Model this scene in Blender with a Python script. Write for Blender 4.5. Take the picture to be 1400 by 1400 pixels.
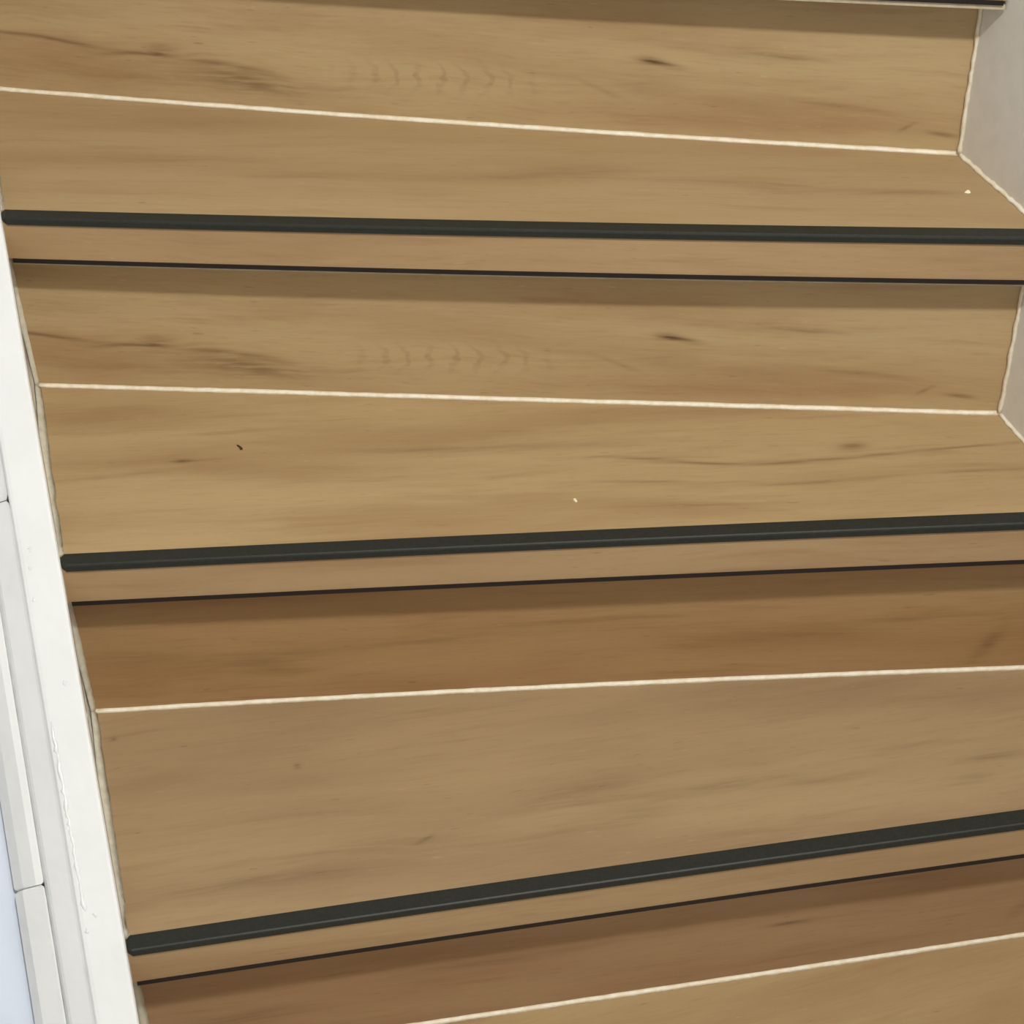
import bpy, bmesh, math, random
from mathutils import Matrix, Vector

# ------------------------------------------------------------------ clear
for o in list(bpy.data.objects):
    bpy.data.objects.remove(o, do_unlink=True)
scene = bpy.context.scene
COL = scene.collection
random.seed(7)

# ------------------------------------------------------------------ camera
cam_data = bpy.data.cameras.new('camera')
cam = bpy.data.objects.new('camera', cam_data)
COL.objects.link(cam)
cam.matrix_world = Matrix((
    (0.963839, 0.183316, -0.193416, 0.10727),
    (-0.265125, 0.586380, -0.765419, -0.83585),
    (-0.026898, 0.789021, 0.613778, 1.00384),
    (0, 0, 0, 1)))
cam_data.sensor_fit = 'HORIZONTAL'
cam_data.sensor_width = 36.0
cam_data.lens = 36.0 * 2250.0 / 1400.0
cam_data.clip_start = 0.02
scene.camera = cam

# ------------------------------------------------------------------ world, lamp, exposure
world = bpy.data.worlds.new('world')
scene.world = world
world.use_nodes = True
bg = world.node_tree.nodes['Background']
bg.inputs[0].default_value = (1.0, 0.95, 0.86, 1)
bg.inputs[1].default_value = 0.44

lamp_data = bpy.data.lights.new('ceiling_lamp', 'POINT')
lamp_data.energy = 116.0
lamp_data.color = (1.0, 0.985, 0.94)
lamp_data.shadow_soft_size = 0.055
lamp = bpy.data.objects.new('ceiling_lamp', lamp_data)
lamp.location = (0.42, -1.0, 2.06)
COL.objects.link(lamp)

scene.view_settings.view_transform = 'Standard'
scene.view_settings.look = 'None'
scene.view_settings.gamma = 1.0
scene.view_settings.use_curve_mapping = False
scene.view_settings.exposure = 0.0


# ------------------------------------------------------------------ node helpers
class NT:
    def __init__(self, name):
        self.m = bpy.data.materials.new(name)
        self.m.use_nodes = True
        self.t = self.m.node_tree
        self.b = self.t.nodes['Principled BSDF']

    def node(self, kind):
        return self.t.nodes.new(kind)

    def put(self, sock, v):
        if hasattr(v, 'is_output'):
            self.t.links.new(v, sock)
        elif v is not None:
            sock.default_value = v

    def math(self, op, a, b=None, c=None, clamp=False):
        n = self.node('ShaderNodeMath')
        n.operation = op
        n.use_clamp = clamp
        self.put(n.inputs[0], a)
        self.put(n.inputs[1], b)
        self.put(n.inputs[2], c)
        return n.outputs[0]

    def coords(self):
        return self.node('ShaderNodeTexCoord').outputs['Object']

    def vec(self, x, y, z=0.0):
        n = self.node('ShaderNodeCombineXYZ')
        for s, v in zip(n.inputs, (x, y, z)):
            self.put(s, v)
        return n.outputs[0]

    def noise(self, vec, scale=1.0, detail=3.0, rough=0.55, dist=0.0):
        n = self.node('ShaderNodeTexNoise')
        self.put(n.inputs['Vector'], vec)
        n.inputs['Scale'].default_value = scale
        n.inputs['Detail'].default_value = detail
        n.inputs['Roughness'].default_value = rough
        n.inputs['Distortion'].default_value = dist
        return n.outputs[0]

    def ramp(self, v, lo, hi, a=0.0, b=1.0):
        n = self.node('ShaderNodeMapRange')
        n.interpolation_type = 'SMOOTHSTEP'
        self.put(n.inputs[0], v)
        for i, q in enumerate((lo, hi, a, b)):
            self.put(n.inputs[1 + i], q)
        return n.outputs[0]

    def mix(self, fac, a, b):
        n = self.node('ShaderNodeMix')
        n.data_type = 'RGBA'
        self.put(n.inputs[0], fac)
        self.put(n.inputs[6], a)
        self.put(n.inputs[7], b)
        return n.outputs[2]

    def bump(self, h, strength, dist=0.001):
        n = self.node('ShaderNodeBump')
        n.inputs['Strength'].default_value = strength
        n.inputs['Distance'].default_value = dist
        self.put(n.inputs['Height'], h)
        self.put(self.b.inputs['Normal'], n.outputs[0])


def lin(r, g, b):
    f = lambda c: (c / 255 / 12.92) if c <= 10 else ((c / 255 + 0.055) / 1.055) ** 2.4
    return (f(r), f(g), f(b), 1)


# a printed oak plank: object-space x runs along the grain, y across it
def wood(name, light, mid, brown, dx=0.0, seed=0.0, marks=(), arcs=None, patch=0.5, tint=(1, 1, 1)):
    t = NT(name)
    light, mid, brown = [tuple(c * f for c, f in zip(q, tint)) + (1,) for q in (light, mid, brown)]
    sep = t.node('ShaderNodeSeparateXYZ')
    t.put(sep.inputs[0], t.coords())
    x = t.math('ADD', sep.outputs[0], dx)
    y = sep.outputs[1]
    # slight wander of the grain
    w = t.noise(t.vec(t.math('MULTIPLY', x, 5.0), t.math('MULTIPLY', y, 9.0), seed), 1.0, 2.0)
    yw = t.math('ADD', y, t.math('MULTIPLY', t.math('SUBTRACT', w, 0.5), 0.020))
    broad = t.noise(t.vec(t.math('MULTIPLY', x, 2.6), t.math('MULTIPLY', yw, 16.0), seed + 3.1), 1.0, 3.0, 0.5)
    streak = t.noise(t.vec(t.math('MULTIPLY', x, 7.0), t.math('MULTIPLY', yw, 95.0), seed + 5.7), 1.0, 4.0, 0.6)
    fine = t.noise(t.vec(t.math('MULTIPLY', x, 34.0), t.math('MULTIPLY', yw, 420.0), seed + 9.3), 1.0, 3.0, 0.6)
    tick = t.noise(t.vec(t.math('MULTIPLY', x, 55.0), t.math('MULTIPLY', yw, 330.0), seed + 12.9), 1.0, 1.0, 0.5)
    col = t.mix(t.ramp(broad, 0.34, 0.70), light, mid)
    col = t.mix(t.math('MULTIPLY', t.ramp(broad, 0.52, 0.80), patch), col, brown)
    col = t.mix(t.math('MULTIPLY', t.ramp(streak, 0.50, 0.80), 0.45), col, brown)
    dark = (brown[0] * 0.42, brown[1] * 0.38, brown[2] * 0.33, 1)
    pale = (min(1, light[0] * 1.22), min(1, light[1] * 1.22), min(1, light[2] * 1.22), 1)
    col = t.mix(t.math('MULTIPLY', t.ramp(fine, 0.50, 0.80), 0.28), col, brown)
    col = t.mix(t.math('MULTIPLY', t.ramp(fine, 0.50, 0.22), 0.16), col, pale)
    col = t.mix(t.math('MULTIPLY', t.ramp(tick, 0.72, 0.82), 0.30), col, dark)
    col = t.mix(t.math('MULTIPLY', t.ramp(tick, 0.26, 0.18), 0.50), col, pale)
    # veins, knots and flecks that belong to the print: (x, y, half length, half width, slope, strength)
    total = None
    grain = t.ramp(t.noise(t.vec(t.math('MULTIPLY', x, 22.0), t.math('MULTIPLY', yw, 260.0), seed + 2.2), 1.0, 3.0), 0.30, 0.62, 0.35, 1.0)
    for (cx, cy, a, b, sl, amp) in marks:
        u = t.math('SUBTRACT', x, cx)
        v = t.math('SUBTRACT', t.math('SUBTRACT', yw if a > 0.03 else y, cy), t.math('MULTIPLY', u, sl))
        uu = t.math('POWER', t.math('ABSOLUTE', t.math('MULTIPLY', u, 1.0 / a)), 2.0)
        vv = t.math('POWER', t.math('ABSOLUTE', t.math('MULTIPLY', v, 1.0 / b)), 2.0)
        g = t.math('EXPONENT', t.math('MULTIPLY', t.math('ADD', uu, vv), -1.0))
        g = t.math('MULTIPLY', g, amp * 1.25)
        total = g if total is None else t.math('ADD', total, g)
    if arcs:
        (ax, ay, al, ah, period) = arcs
        u = t.math('SUBTRACT', x, ax)
        v = t.math('SUBTRACT', y, ay)
        wob = t.math('MULTIPLY', t.math('SUBTRACT', t.noise(t.vec(t.math('MULTIPLY', x, 30.0), t.math('MULTIPLY', y, 60.0), seed), 1.0, 2.0), 0.5), 0.030)
        ph = t.math('ADD', t.math('SUBTRACT', u, t.math('MULTIPLY', t.math('MULTIPLY', v, v), -35.0)), wob)
        s = t.math('SINE', t.math('MULTIPLY', ph, 2 * math.pi / period))
        s = t.ramp(s, 0.35, 1.0)
        uu = t.math('POWER', t.math('ABSOLUTE', t.math('MULTIPLY', u, 1.0 / al)), 4.0)
        vv = t.math('POWER', t.math('ABSOLUTE', t.math('MULTIPLY', v, 1.0 / ah)), 2.0)
        g = t.math('MULTIPLY', t.math('EXPONENT', t.math('MULTIPLY', t.math('ADD', uu, vv), -1.0)), s)
        g = t.math('MULTIPLY', g, 0.24)
        total = g if total is None else t.math('ADD', total, g)
    if total is not None:
        total = t.math('MULTIPLY', total, grain, clamp=True)
        col = t.mix(total, col, dark)
    t.put(t.b.inputs['Base Color'], col)
    t.b.inputs['Roughness'].default_value = 0.50
    t.b.inputs['Specular IOR Level'].default_value = 0.30
    t.bump(t.math('ADD', fine, t.math('MULTIPLY', streak, 0.6)), 0.12, 0.0006)
    return t.m


def paint(name, col, rough, col2=None, bump=0.0, scale=30.0, dist=0.002, spec=0.5):
    t = NT(name)
    n = t.noise(t.coords(), scale, 3.0)
    t.put(t.b.inputs['Base Color'], t.mix(t.ramp(n, 0.35, 0.7), col, col2 or col))
    t.b.inputs['Roughness'].default_value = rough
    t.b.inputs['Specular IOR Level'].default_value = spec
    if bump:
        t.bump(t.noise(t.coords(), scale * 2.5, 2.0), bump, dist)
    return t.m


TAN_L, TAN_M, TAN_B = lin(186, 156, 112), lin(170, 138, 96), lin(148, 110, 72)
RED_L, RED_M, RED_B = lin(166, 130, 88), lin(154, 115, 76), lin(136, 96, 60)

RISER_MARKS = (
    (0.651, 0.067, 0.016, 0.0026, -0.16, 0.75), (0.640, 0.070, 0.010, 0.004, 0.0, 0.35),
    (0.762, 0.079, 0.030, 0.0026, -0.05, 0.42), (0.70, 0.083, 0.06, 0.006, -0.08, 0.16),
    (0.050, 0.058, 0.035, 0.0022, -0.05, 0.40), (0.105, 0.053, 0.040, 0.0024, -0.10, 0.45),
    (0.165, 0.047, 0.045, 0.0022, 0.02, 0.42), (0.190, 0.051, 0.014, 0.006, 0.0, 0.38),
    (0.240, 0.041, 0.050, 0.0024, -0.12, 0.32),
    (0.272, 0.026, 0.050, 0.011, -0.10, 0.40), (0.190, 0.025, 0.12, 0.016, 0.0, 0.16),
    (0.08, 0.085, 0.09, 0.012, 0.0, 0.13), (0.36, 0.022, 0.10, 0.006, 0.0, 0.12),
    (0.64, 0.045, 0.028, 0.010, -0.05, 0.16), (0.60, 0.040, 0.020, 0.0025, -0.4, 0.20),
    (0.80, 0.036, 0.05, 0.003, -0.12, 0.20), (0.862, 0.022, 0.007, 0.002, 0.6, 0.35),
    (0.894, 0.017, 0.012, 0.0018, -0.10, 0.55), (0.72, 0.033, 0.04, 0.010, 0.0, 0.10),
)
R3_MARKS = ((0.149, 0.049, 0.06, 0.010, 0.05, 0.28), (0.778, 0.030, 0.012, 0.012, 1.2, 0.35),
            (0.28, 0.060, 0.08, 0.004, 0.04, 0.22), (0.43, 0.075, 0.10, 0.003, 0.03, 0.22),
            (0.62, 0.050, 0.08, 0.006, 0.03, 0.16), (0.17, 0.035, 0.03, 0.005, 0.0, 0.25),
            (0.70, 0.065, 0.07, 0.003, 0.05, 0.22), (0.05, 0.060, 0.05, 0.008, 0.0, 0.20))
R4_MARKS = ((0.542, 0.064, 0.018, 0.0025, 0.0, 0.55), (0.746, 0.039, 0.01, 0.010, 0.8, 0.25),
            (0.30, 0.070, 0.10, 0.004, 0.03, 0.2), (0.08, 0.045, 0.05, 0.010, 0.0, 0.3))
T1_MARKS = ((0.48, 0.103, 0.050, 0.013, 0.10, 0.22), (0.41, 0.090, 0.06, 0.008, 0.05, 0.20),
            (0.76, 0.076, 0.05, 0.004, -0.02, 0.28), (0.66, 0.082, 0.06, 0.012, -0.05, 0.20),
            (0.24, 0.083, 0.05, 0.006, 0.0, 0.22), (0.58, 0.090, 0.09, 0.004, -0.02, 0.16),
            (0.10, 0.110, 0.09, 0.020, 0.0, 0.10))
T2_MARKS = ((0.470, 0.109, 0.050, 0.0024, -0.12, 0.34), (0.545, 0.099, 0.060, 0.0022, -0.06, 0.42),
            (0.620, 0.098, 0.050, 0.0024, 0.04, 0.42), (0.656, 0.114, 0.012, 0.007, 0.0, 0.48),
            (0.690, 0.102, 0.040, 0.0024, 0.05, 0.36), (0.760, 0.106, 0.045, 0.0022, 0.10, 0.34),
            (0.487, 0.074, 0.08, 0.0018, -0.05, 0.22), (0.620, 0.067, 0.06, 0.0020, 0.03, 0.40),
            (0.760, 0.071, 0.05, 0.0020, 0.05, 0.30), (0.087, 0.135, 0.008, 0.0032, 0.0, 0.48),
            (0.100, 0.135, 0.030, 0.0020, 0.02, 0.20), (0.380, 0.135, 0.10, 0.006, -0.04, 0.20),
            (0.281, 0.139, 0.05, 0.003, 0.0, 0.22), (0.030, 0.117, 0.05, 0.003, 0.10, 0.26),
            (0.50, 0.041, 0.07, 0.0018, 0.0, 0.20), (0.20, 0.10, 0.10, 0.004, 0.0, 0.12))
T3_MARKS = ((0.143, 0.166, 0.003, 0.003, 0.0, 0.50), (-0.010, 0.226, 0.003, 0.003, 0.0, 0.45),
            (0.242, 0.070, 0.010, 0.0025, 0.5, 0.32), (0.080, 0.047, 0.06, 0.006, 0.05, 0.22),
            (0.150, 0.045, 0.06, 0.008, 0.0, 0.18), (0.200, 0.066, 0.07, 0.006, 0.05, 0.22),
            (0.374, 0.098, 0.05, 0.010, 0.10, 0.20), (0.404, 0.068, 0.06, 0.010, 0.15, 0.18),
            (0.493, 0.084, 0.06, 0.006, 0.0, 0.24), (0.570, 0.076, 0.05, 0.004, 0.0, 0.22),
            (0.713, 0.074, 0.025, 0.004, 0.0, 0.32), (0.687, 0.056, 0.020, 0.007, 0.1, 0.18))

M_TREAD = {
    1: wood('oak_print_tread_a', TAN_M, lin(164, 130, 88), TAN_B, seed=1.0, marks=T1_MARKS, patch=0.7, tint=(1.02, 1.14, 1.29)),
    2: wood('oak_print_tread_b', lin(182, 152, 108), TAN_M, TAN_B, seed=24.0, marks=T2_MARKS, tint=(0.95, 1.01, 1.08)),
    3: wood('oak_print_tread_c', lin(178, 149, 110), lin(166, 137, 101), lin(148, 116, 84), seed=47.0, marks=T3_MARKS, patch=0.4, tint=(0.86, 0.89, 0.93)),
    4: wood('oak_print_tread_d', lin(172, 142, 100), lin(162, 131, 92), TAN_B, seed=66.0, tint=(1.04, 1.12, 1.18)),
}
M_RISER = {
    1: wood('oak_print_riser_a', lin(180, 152, 108), TAN_M, TAN_B, seed=81.0, marks=RISER_MARKS, arcs=(0.452, 0.042, 0.085, 0.012, 0.021), tint=(1.12, 1.205, 1.35)),
    2: wood('oak_print_riser_b', lin(180, 152, 108), TAN_M, TAN_B, dx=0.068, seed=81.0, marks=RISER_MARKS, arcs=(0.452, 0.042, 0.085, 0.012, 0.021), tint=(1.12, 1.205, 1.35)),
    3: wood('oak_print_riser_c', RED_L, RED_M, RED_B, seed=99.0, marks=R3_MARKS, tint=(1.06, 1.13, 1.2)),
    4: wood('oak_print_riser_d', RED_L, RED_M, RED_B, seed=118.0, marks=R4_MARKS, patch=0.4, tint=(1.04, 1.14, 1.42)),
}
M_STRIP = {k: wood('oak_print_strip_' + 'abcd'[k], lin(176, 146, 104), lin(164, 132, 93), TAN_B, seed=140.0 + 17 * k, patch=0.3, tint=(1.02, 1.04, 1.13)) for k in range(4)}
M_BAR = paint('black_aluminium', lin(36, 38, 33), 0.50, lin(43, 45, 40), 0.10, 400.0, 0.0005, 0.35)
M_EDGE = paint('dark_edge', lin(22, 10, 7), 0.6, lin(30, 15, 10))
M_GROUT = paint('cream_caulk', lin(246, 238, 218), 0.6, lin(236, 222, 192), 0.2, 120.0)
M_FILL = paint('white_filler', lin(196, 184, 158), 0.7, lin(180, 166, 138), 0.3, 90.0)
M_CORE = paint('grey_concrete', lin(150, 146, 138), 0.9, lin(130, 126, 118), 0.3, 40.0)
M_WALL = paint('grey_wall_paint', lin(234, 232, 226), 0.65, lin(229, 227, 221), 0.06, 60.0)
M_WHITE = paint('white_gloss_paint', lin(230, 232, 233), 0.12, lin(226, 228, 229), 0.5, 14.0, 0.004)
M_SEAL = paint('grey_sealant', lin(214, 209, 192), 0.6, lin(196, 192, 172), 0.3, 90.0)
M_PALE = paint('pale_lavender_daylight', lin(205, 214, 230), 0.4, lin(199, 209, 224), 0.05, 20.0)  # cool daylight put into the colour of the added left wall
M_FLOOR = paint('pale_floor', lin(214, 222, 234), 0.35, lin(206, 214, 226))


# ------------------------------------------------------------------ mesh helpers
def link(name, bm, mat, parent=None, mw=None, smooth=False):
    me = bpy.data.meshes.new(name)
    bmesh.ops.recalc_face_normals(bm, faces=bm.faces[:])
    bm.to_mesh(me)
    bm.free()
    me.materials.append(mat)
    if smooth:
        for p in me.polygons:
            p.use_smooth = True
    o = bpy.data.objects.new(name, me)
    COL.objects.link(o)
    if mw is not None:
        o.matrix_world = mw
    if parent is not None:
        o.parent = parent
        o.matrix_parent_inverse = parent_mw(parent).inverted()
    return o


MW = {}


def parent_mw(p):
    return MW.get(p.name, Matrix.Identity(4))


def empty(name, loc, label=None, cat=None):
    o = bpy.data.objects.new(name, None)
    o.empty_display_size = 0.1
    o.location = loc
    COL.objects.link(o)
    MW[o.name] = Matrix.Translation(loc)
    if label:
        o['label'] = label
        o['category'] = cat
    return o


def tag(o, label, cat, group=None):
    o['label'] = label
    o['category'] = cat
    if group:
        o['group'] = group
    return o


def rings(bm, sections, cap=True):
    """sections: list of rings (each a list of points); joined into a closed sweep"""
    vs = [[bm.verts.new(p) for p in s] for s in sections]
    n = len(sections[0])
    for a, b in zip(vs, vs[1:]):
        for i in range(n):
            bm.faces.new((a[i], a[(i + 1) % n], b[(i + 1) % n], b[i]))
    if cap:
        bm.faces.new(vs[0][::-1])
        bm.faces.new(vs[-1])
    return vs


# ------------------------------------------------------------------ the flight: plan lines (left, middle, right) across the stair
R = 0.185            # rise
T = 0.041            # height of the nosing profile
WX = 0.8055          # width between stringer and wall
FRONT = {-1: (0.990, 0.700, 0.420), 0: (0.7085, 0.488, 0.2835), 1: (0.4660, 0.3112, 0.1637), 2: (0.2262, 0.1326, 0.0356),
         3: (-0.0117, -0.0563, -0.1045), 4: (-0.2520, -0.2490, -0.2450), 5: (-0.487, -0.487, -0.487)}
BACK = {-1: (1.36, 0.98, 0.60), 0: (1.020, 0.730, 0.450), 1: (0.7427, 0.5250, 0.3211), 2: (0.4965, 0.3443, 0.1927), 3: (0.2529, 0.1629, 0.0648),
        4: (0.0190, -0.0285, -0.0742), 5: (-0.2220, -0.2190, -0.2150)}


def ztop(k):
    return (3 - k) * R


def ycurve(t3, x):
    l, m, r = t3
    s = x / WX
    return l * (1 - s) * (1 - 2 * s) + m * 4 * s * (1 - s) + r * s * (2 * s - 1)


def chord(t3):
    A = Vector((0, t3[0], 0))
    d = Vector((WX, t3[2] - t3[0], 0)).normalized()
    return A, d, Vector((-d.y, d.x, 0))


def xs(a, b, n=10):
    return [a + (b - a) * i / n for i in range(n + 1)]


def sweep(name, line, profile, x0, x1, mat, parent, n=10, smooth=False, wob=0.0, taper_end=0.0):
    """profile: (offset towards the riser side, z) pairs in world metres, swept along a plan line of the stair"""
    _, d, nrm = chord(line)
    bm = bmesh.new()
    secs = []
    xx = xs(x0, x1, n)
    if taper_end:
        xx = [x0, x0 + taper_end] + xx[1:]
    for i, x in enumerate(xx):
        y = ycurve(line, x)
        k = 1.0 + random.uniform(-wob, wob)
        ring = []
        cz = sum(p[1] for p in profile) / len(profile)
        co = sum(p[0] for p in profile) / len(profile)
        for (o, z) in profile:
            if taper_end and i == 0:
                o, z = co + (o - co) * 0.72, cz + (z - cz) * 0.55
            if wob:
                base = profile[0]
                o = base[0] + (o - base[0]) * k
                z = base[1] + (z - base[1]) * k
            ring.append(Vector((x, y + o / nrm.y, z)))
        secs.append(ring)
    rings(bm, secs)
    return link(name, bm, mat, parent, smooth=smooth)


def seam(name, pts, a, b, mat, parent, leg=0.004, wob=0.2, ends=None):
    """sealant bead along a polyline; a and b are the two directions of the corner it fills"""
    bm = bmesh.new()
    secs = []
    for i, p in enumerate(pts):
        if ends:
            leg = ends[0] + (ends[1] - ends[0]) * i / (len(pts) - 1)
        l = leg * (1 + random.uniform(-wob, wob))
        m = (0.0045 if ends else leg) * (1 + random.uniform(-wob, wob))
        p = Vector(p)
        secs.append([p, p + a * l, p + (a * l + b * m) * 0.42, p + b * m])
    rings(bm, secs)
    return link(name, bm, mat, parent, smooth=True)


staircase = empty('staircase', (0.4, -0.487, -3 * R),
                  'winding staircase clad in light oak plank with black metal nosings', 'staircase')

CAP_X = 0.0084       # the stringer cap reaches this far over the tread ends
for k in range(-1, 6):
    z = ztop(k)
    Fk, Gk = FRONT[k], BACK[k]
    # core of the step: the parent of what clads it
    bm = bmesh.new()
    top = [Vector((x, ycurve(Fk, x) + 0.012, z - 0.006)) for x in xs(0.0, WX - 0.001, 6)]
    bot = [Vector((x, ycurve(Gk, x) + 0.10, z - 0.006)) for x in xs(0.0, WX - 0.001, 6)]
    low = -0.045
    up = [bm.verts.new(v) for v in top] + [bm.verts.new(v) for v in reversed(bot)]
    dn = [bm.verts.new(v.co + Vector((0, 0, low + 0.006))) for v in up]
    bm.faces.new(up)
    bm.faces.new(dn[::-1])
    for i in range(len(up)):
        j = (i + 1) % len(up)
        bm.faces.new((up[i], dn[i], dn[j], up[j]))
    step = link('step', bm, M_CORE, staircase)

    # tread plank
    A, d, n = chord(Fk)
    mw = Matrix((
        (d.x, n.x, 0, A.x), (d.y, n.y, 0, A.y), (0, 0, 1, z), (0, 0, 0, 1)))
    inv = mw.inverted()
    bm = bmesh.new()
    loop = [Vector((x, ycurve(Fk, x) + 0.0115 / n.y, z)) for x in xs(0.0, WX - 0.0005, 10)]
    loop += [Vector((x, ycurve(Gk, x) - 0.0005, z)) for x in reversed(xs(0.0, WX - 0.0005, 10))]
    up = [bm.verts.new(inv @ v) for v in loop]
    dn = [bm.verts.new(v.co - Vector((0, 0, 0.006))) for v in up]
    bm.faces.new(up)
    bm.faces.new(dn[::-1])
    for i in range(len(up)):
        j = (i + 1) % len(up)
        bm.faces.new((up[i], dn[i], dn[j], up[j]))
    link('tread_plank', bm, M_TREAD.get(k, M_TREAD[4]), step, mw)

    # riser plank standing at the back of this tread (to the underside of the next nosing)
    if k > -1:
        A, d, n = chord(Gk)
        mw = Matrix((
            (d.x, 0, -n.x, A.x), (d.y, 0, -n.y, A.y), (0, 1, 0, z), (0, 0, 0, 1)))
        # local x along, y up, z towards the viewer
        mw = Matrix(((d.x, 0, d.y, A.x), (d.y, 0, -d.x, A.y), (0, 1, 0, z), (0, 0, 0, 1)))
        inv = mw.inverted()
        bm = bmesh.new()
        secs = []
        for x in xs(0.0, WX - 0.0005, 10):
            y = ycurve(Gk, x)
            P = [Vector((x, y, z)), Vector((x, y, z + R - T + 0.002)), Vector((x, y + 0.006, z + R - T + 0.002)), Vector((x, y + 0.006, z))]
            secs.append([inv @ p for p in P])
        rings(bm, secs)
        link('riser_plank', bm, M_RISER.get(k, M_RISER[4]), step, mw)
        # cream caulk in the corner of tread and riser
        pts = [(x, ycurve(Gk, x), z) for x in xs(0.001, WX - 0.001, 64)]
        seam('caulk_joint', pts, -n, Vector((0, 0, 1)), M_GROUT, step, 0.0031, 0.10)['label'] = 'cream caulk line between tread and riser'
        # along the wall: up the riser edge, and along the tread edge
        pts = [(WX - 0.0003, ycurve(Gk, WX) - 0.0005, z + (R - T) * i / 24) for i in range(25)]
        seam('caulk_joint', pts, Vector((-1, 0, 0)), Vector((0, -1, 0)), M_GROUT, step, 0.0026, 0.25)
        pts = [(0.0, ycurve(Gk, 0.0) - 0.0005, z + (R - T) * i / 24) for i in range(25)]
        seam('sealant_joint', pts, Vector((1, 0, 0)), Vector((0, -1, 0)), M_SEAL, step, wob=0.08, ends=(0.0050, 0.0100))
    y0, y1 = ycurve(Fk, WX) + 0.012, ycurve(Gk, WX)
    pts = [(WX - 0.0003, y0 + (y1 - y0) * i / 24, z) for i in range(25)]
    seam('caulk_joint', pts, Vector((-1, 0, 0)), Vector((0, 0, 1)), M_GROUT, step, 0.0028, 0.25)
    y0, y1 = ycurve(Fk, 0) + 0.012, ycurve(Gk, 0)
    pts = [(0.0, y0 + (y1 - y0) * i / 24, z) for i in range(25)]
    seam('sealant_joint', pts, Vector((1, 0, 0)), Vector((0, 0, 1)), M_SEAL, step, wob=0.08, ends=(0.0108, 0.0050))

    # nosing: black bar, plank strip, thin dark edge below
    xr = WX - 0.0035
    bar = [(-0.0016, z - 0.0048), (-0.0016, z - 0.0002), (-0.0011, z + 0.0009), (0.0, z + 0.0016), (0.0130, z + 0.0016), (0.0142, z + 0.0004),
           (0.0142, z - 0.002), (0.002, z - 0.002), (0.002, z - 0.0048)]
    sweep('nosing_bar', Fk, bar, CAP_X, xr, M_BAR, step, taper_end=0.003)['label'] = 'black metal nosing bar'
    A, d, n = chord(Fk)
    mw = Matrix(((d.x, 0, d.y, A.x), (d.y, 0, -d.x, A.y), (0, 1, 0, z), (0, 0, 0, 1)))
    inv = mw.inverted()
    bm = bmesh.new()
    secs = []
    for x in xs(CAP_X - 0.004, WX - 0.001, 10):
        y = ycurve(Fk, x)
        P = [Vector((x, y, z - 0.0375)), Vector((x, y, z - 0.003)), Vector((x, y + 0.012, z - 0.003)), Vector((x, y + 0.012, z - 0.0375))]
        secs.append([inv @ p for p in P])
    rings(bm, secs)
    link('nosing_strip', bm, M_STRIP[k % 4], step, mw)
    sweep('nosing_edge', Fk, [(-0.0010, z - T), (-0.0010, z - 0.0373), (0.012, z - 0.0373), (0.012, z - T)],
          CAP_X + 0.0005, xr, M_EDGE, step)['label'] = 'thin dark lower edge of the nosing'
    if k in (0, 1):
        h = 0.0040 if k == 0 else 0.0022
        sweep('filler_strip', Fk, [(0.0008, z - T), (0.0008, z - T - h), (0.010, z - T - h), (0.010, z - T)],
              CAP_X, WX - 0.001, M_FILL, step, n=40)

# ------------------------------------------------------------------ setting
def box(bm, x0, x1, y0, y1, z0, z1):
    v = [bm.verts.new(p) for p in ((x0, y0, z0), (x1, y0, z0), (x1, y1, z0), (x0, y1, z0), (x0, y0, z1), (x1, y0, z1), (x1, y1, z1), (x0, y1, z1))]
    for f in ((0, 3, 2, 1), (4, 5, 6, 7), (0, 1, 5, 4), (1, 2, 6, 5), (2, 3, 7, 6), (3, 0, 4, 7)):
        bm.faces.new([v[i] for i in f])


FLOOR_Z = -3 * R
bm = bmesh.new()
box(bm, -2.2, WX + 0.1, -2.2, 1.6, FLOOR_Z - 0.1, FLOOR_Z)
floor = link('floor', bm, M_FLOOR)
floor['kind'] = 'structure'
bm = bmesh.new()
box(bm, WX, WX + 0.1, -1.4, 1.6, FLOOR_Z, 2.4)
wall = link('wall_right', bm, M_WALL)
wall['kind'] = 'structure'

# ------------------------------------------------------------------ white stringer on the left
SL = math.atan2(0.185, 0.2390)
sdir = Vector((0, math.cos(SL), math.sin(SL)))
hdir = Vector((0, -math.sin(SL), math.cos(SL)))
SO = Vector((0, -0.0117, 0.0))


def along(profile, s0, s1, n=1):
    bm = bmesh.new()
    rings(bm, [[SO + sdir * (s0 + (s1 - s0) * i / n) + Vector((x, 0, 0)) + hdir * h for (x, h) in profile] for i in range(n + 1)])
    return bm


S0, S1 = -0.62, 1.55
stringer = empty('stair_stringer', tuple(SO + sdir * S0), 'white gloss painted stringer with moulded top running along the left of the steps', 'stringer')
cap = [(0.0078, -0.010), (0.0078, 0.0010), (0.0068, 0.0028), (0.0048, 0.0035), (-0.0190, 0.0035), (-0.0215, 0.0030), (-0.0230, 0.0015),
       (-0.0230, -0.022), (0.0, -0.022), (0.0, -0.012)]
link('cap_board', along(cap, S0, S1), M_WHITE, stringer)
side = [(-0.0005, -0.0225), (-0.040, -0.0225), (-0.040, -0.20), (-0.0005, -0.20)]
link('side_board', along(side, S0 + 0.14, S1), M_WHITE, stringer)
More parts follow.
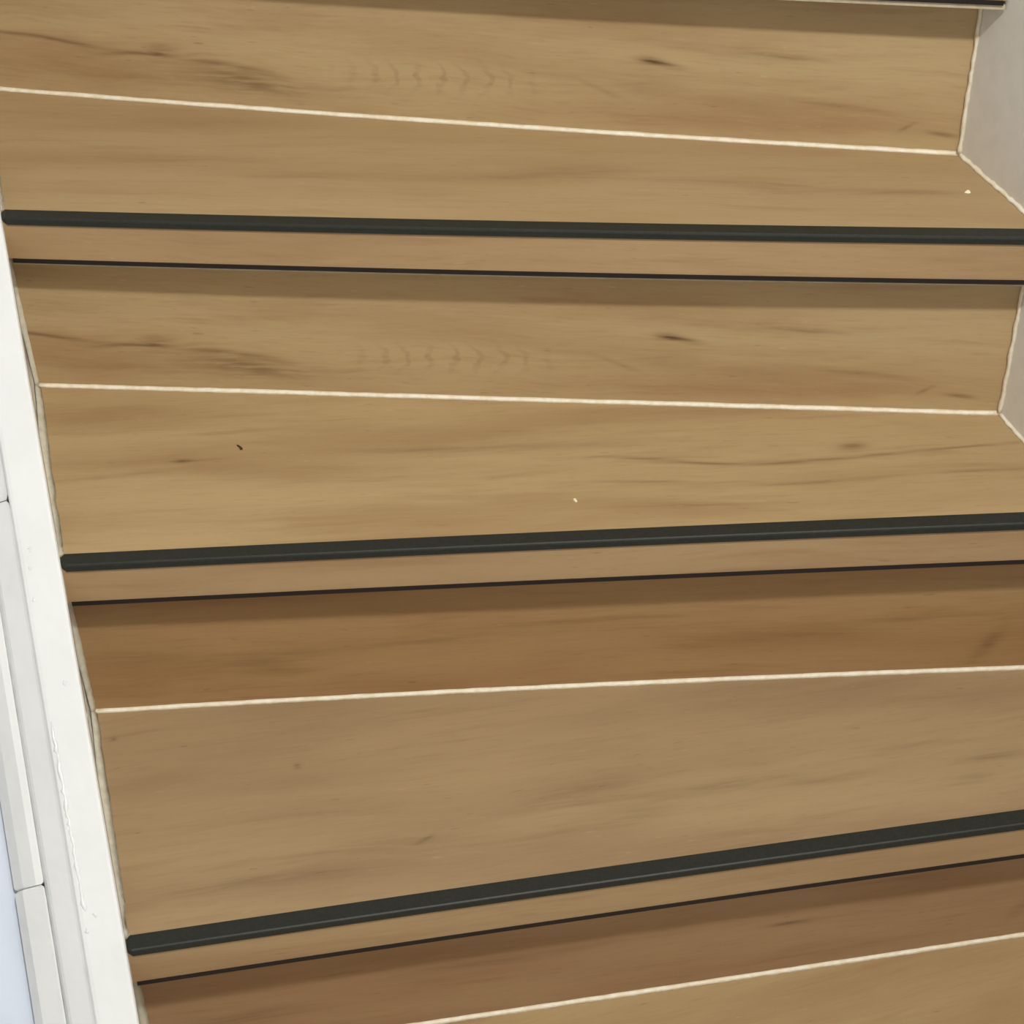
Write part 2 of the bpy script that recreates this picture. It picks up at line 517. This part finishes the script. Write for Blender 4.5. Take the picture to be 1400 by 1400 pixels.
# cove beside the cap, in two lengths that meet near the second nosing; a rounded bead outside it, also jointed
def length(name, profile, s0, s1, r0, r1):
    """a run of moulding whose ends are eased down over r0 / r1 metres"""
    bm = bmesh.new()
    secs = []
    cx = sum(p[0] for p in profile) / len(profile)
    top = max(p[1] for p in profile)
    st = [(s0, 0.72, 0.80), (s0 + r0 * 0.4, 0.92, 0.96), (s0 + r0, 1, 1), (s1 - r1, 1, 1), (s1 - r1 * 0.4, 0.92, 0.96), (s1, 0.72, 0.80)]
    for (q, kh, kx) in st:
        secs.append([SO + sdir * q + Vector((cx + (x - cx) * kx, 0, 0)) + hdir * (h if h < -0.012 else -0.012 + (h + 0.012) * kh) for (x, h) in profile])
    rings(bm, secs)
    return link(name, bm, M_WHITE, stringer)


cove = [(-0.0231, -0.022), (-0.0231, 0.0012), (-0.0250, -0.0002), (-0.0400, -0.0078), (-0.0420, -0.0096), (-0.0446, -0.0150), (-0.0446, -0.024)]
JOINT = 0.362
length('cove_moulding', cove, S0, JOINT, 0.01, 0.008)
length('cove_moulding', [(x + 0.0015 if i > 1 else x, h - (0.002 if h > -0.01 else 0)) for i, (x, h) in enumerate(cove)], JOINT + 0.0015, S1, 0.008, 0.01)
bead = [(-0.0447, -0.034), (-0.0447, -0.0130), (-0.0455, -0.0122), (-0.0620, -0.0205), (-0.0690, -0.0300), (-0.0690, -0.036)]
length('bead_moulding', bead, S0, 0.062, 0.01, 0.004)
bead = [(-0.0447, -0.034), (-0.0447, -0.0142), (-0.0455, -0.0136), (-0.0505, -0.0140), (-0.0520, -0.0150), (-0.0610, -0.0210), (-0.0690, -0.0310), (-0.0690, -0.036)]
length('bead_moulding', bead, 0.0625, S1, 0.003, 0.01)

# runs and drips of gloss paint dried along the outer edge of the cap
def paint_run(s0, s1, x0, x1, r, n):
    bm = bmesh.new()
    secs = []
    for i in range(n + 1):
        f = i / n
        k = r * (0.35 + 0.65 * random.random()) * (0.15 if i in (0, n) else 1)
        c = SO + sdir * (s0 + (s1 - s0) * f) + Vector((x0 + (x1 - x0) * f + random.uniform(-0.0006, 0.0006), 0, 0)) + hdir * 0.0034
        secs.append([c + Vector((math.cos(a) * k * 1.3, 0, 0)) + hdir * (math.sin(a) * k * 0.75) for a in [j * math.pi / 4 for j in range(8)]])
    rings(bm, secs)
    link('paint_run', bm, M_WHITE, stringer, smooth=True)


paint_run(0.034, 0.180, -0.0170, -0.0185, 0.0016, 46)
for (q, x) in ((0.028, -0.010), (0.018, -0.0175), (0.300, -0.0150), (0.315, -0.013), (0.275, -0.0165), (0.205, -0.004)):
    paint_run(q, q + 0.0045, x, x, 0.0016, 4)

# added sloped wall, raised to catch the lamp; lavender stands for a daylit floor
bm = bmesh.new()
WP = [(-0.300, -0.040), (-0.0405, -0.040)]
secs = []
for q in (S0 + 0.16, S1):
    a, b = [SO + sdir * q + Vector((x, 0, 0)) + hdir * h for (x, h) in WP]
    secs.append([a, b, Vector((b.x, b.y, FLOOR_Z)), Vector((a.x, a.y, FLOOR_Z))])
rings(bm, secs)
wall_left_added = link('wall_left_added', bm, M_PALE)
wall_left_added['kind'] = 'structure'

# ------------------------------------------------------------------ crumbs on the treads
def crumb(name, k, lx, ly, pts, h, mat, label):
    A, d, n = chord(FRONT[k])
    c = A + d * lx + n * ly + Vector((0, 0, ztop(k)))
    bm = bmesh.new()
    lo = [bm.verts.new(c + d * px + n * py) for px, py in pts]
    hi = [bm.verts.new(c + d * px * 0.6 + n * py * 0.6 + Vector((0, 0, h * random.uniform(0.7, 1.0)))) for px, py in pts]
    bm.faces.new(hi)
    bm.faces.new(lo[::-1])
    for i in range(len(lo)):
        j = (i + 1) % len(lo)
        bm.faces.new((lo[i], lo[j], hi[j], hi[i]))
    return tag(link(name, bm, mat), label, 'crumb')


M_DIRT = paint('brown_dirt', lin(72, 48, 20), 0.8, lin(60, 40, 16))
M_CHIP = paint('white_chip', lin(250, 240, 214), 0.6, lin(244, 232, 200))
crumb('dirt_fleck', 2, 0.134, 0.151, [(-0.0032, 0.0040), (-0.0020, 0.0046), (0.0030, -0.0010), (0.0032, -0.0038), (0.0008, -0.0036), (0.0002, -0.0010)], 0.0014, M_DIRT,
      'tiny dark brown splinter lying on the middle tread near its left end')
crumb('paint_chip', 2, 0.417, 0.056, [(-0.0016, 0.0020), (0.0004, 0.0022), (0.0018, -0.0012), (0.0006, -0.0026), (-0.0012, -0.0004)], 0.0014, M_CHIP,
      'tiny white paint chip lying near the middle of the middle tread')
crumb('plaster_crumb', 1, 0.803, 0.077, [(-0.0026, -0.0010), (0.0010, 0.0026), (0.0026, 0.0010), (0.0024, -0.0016), (0.0, -0.0020)], 0.0018, M_CHIP,
      'tiny cream plaster crumb on the upper tread close to the right wall')
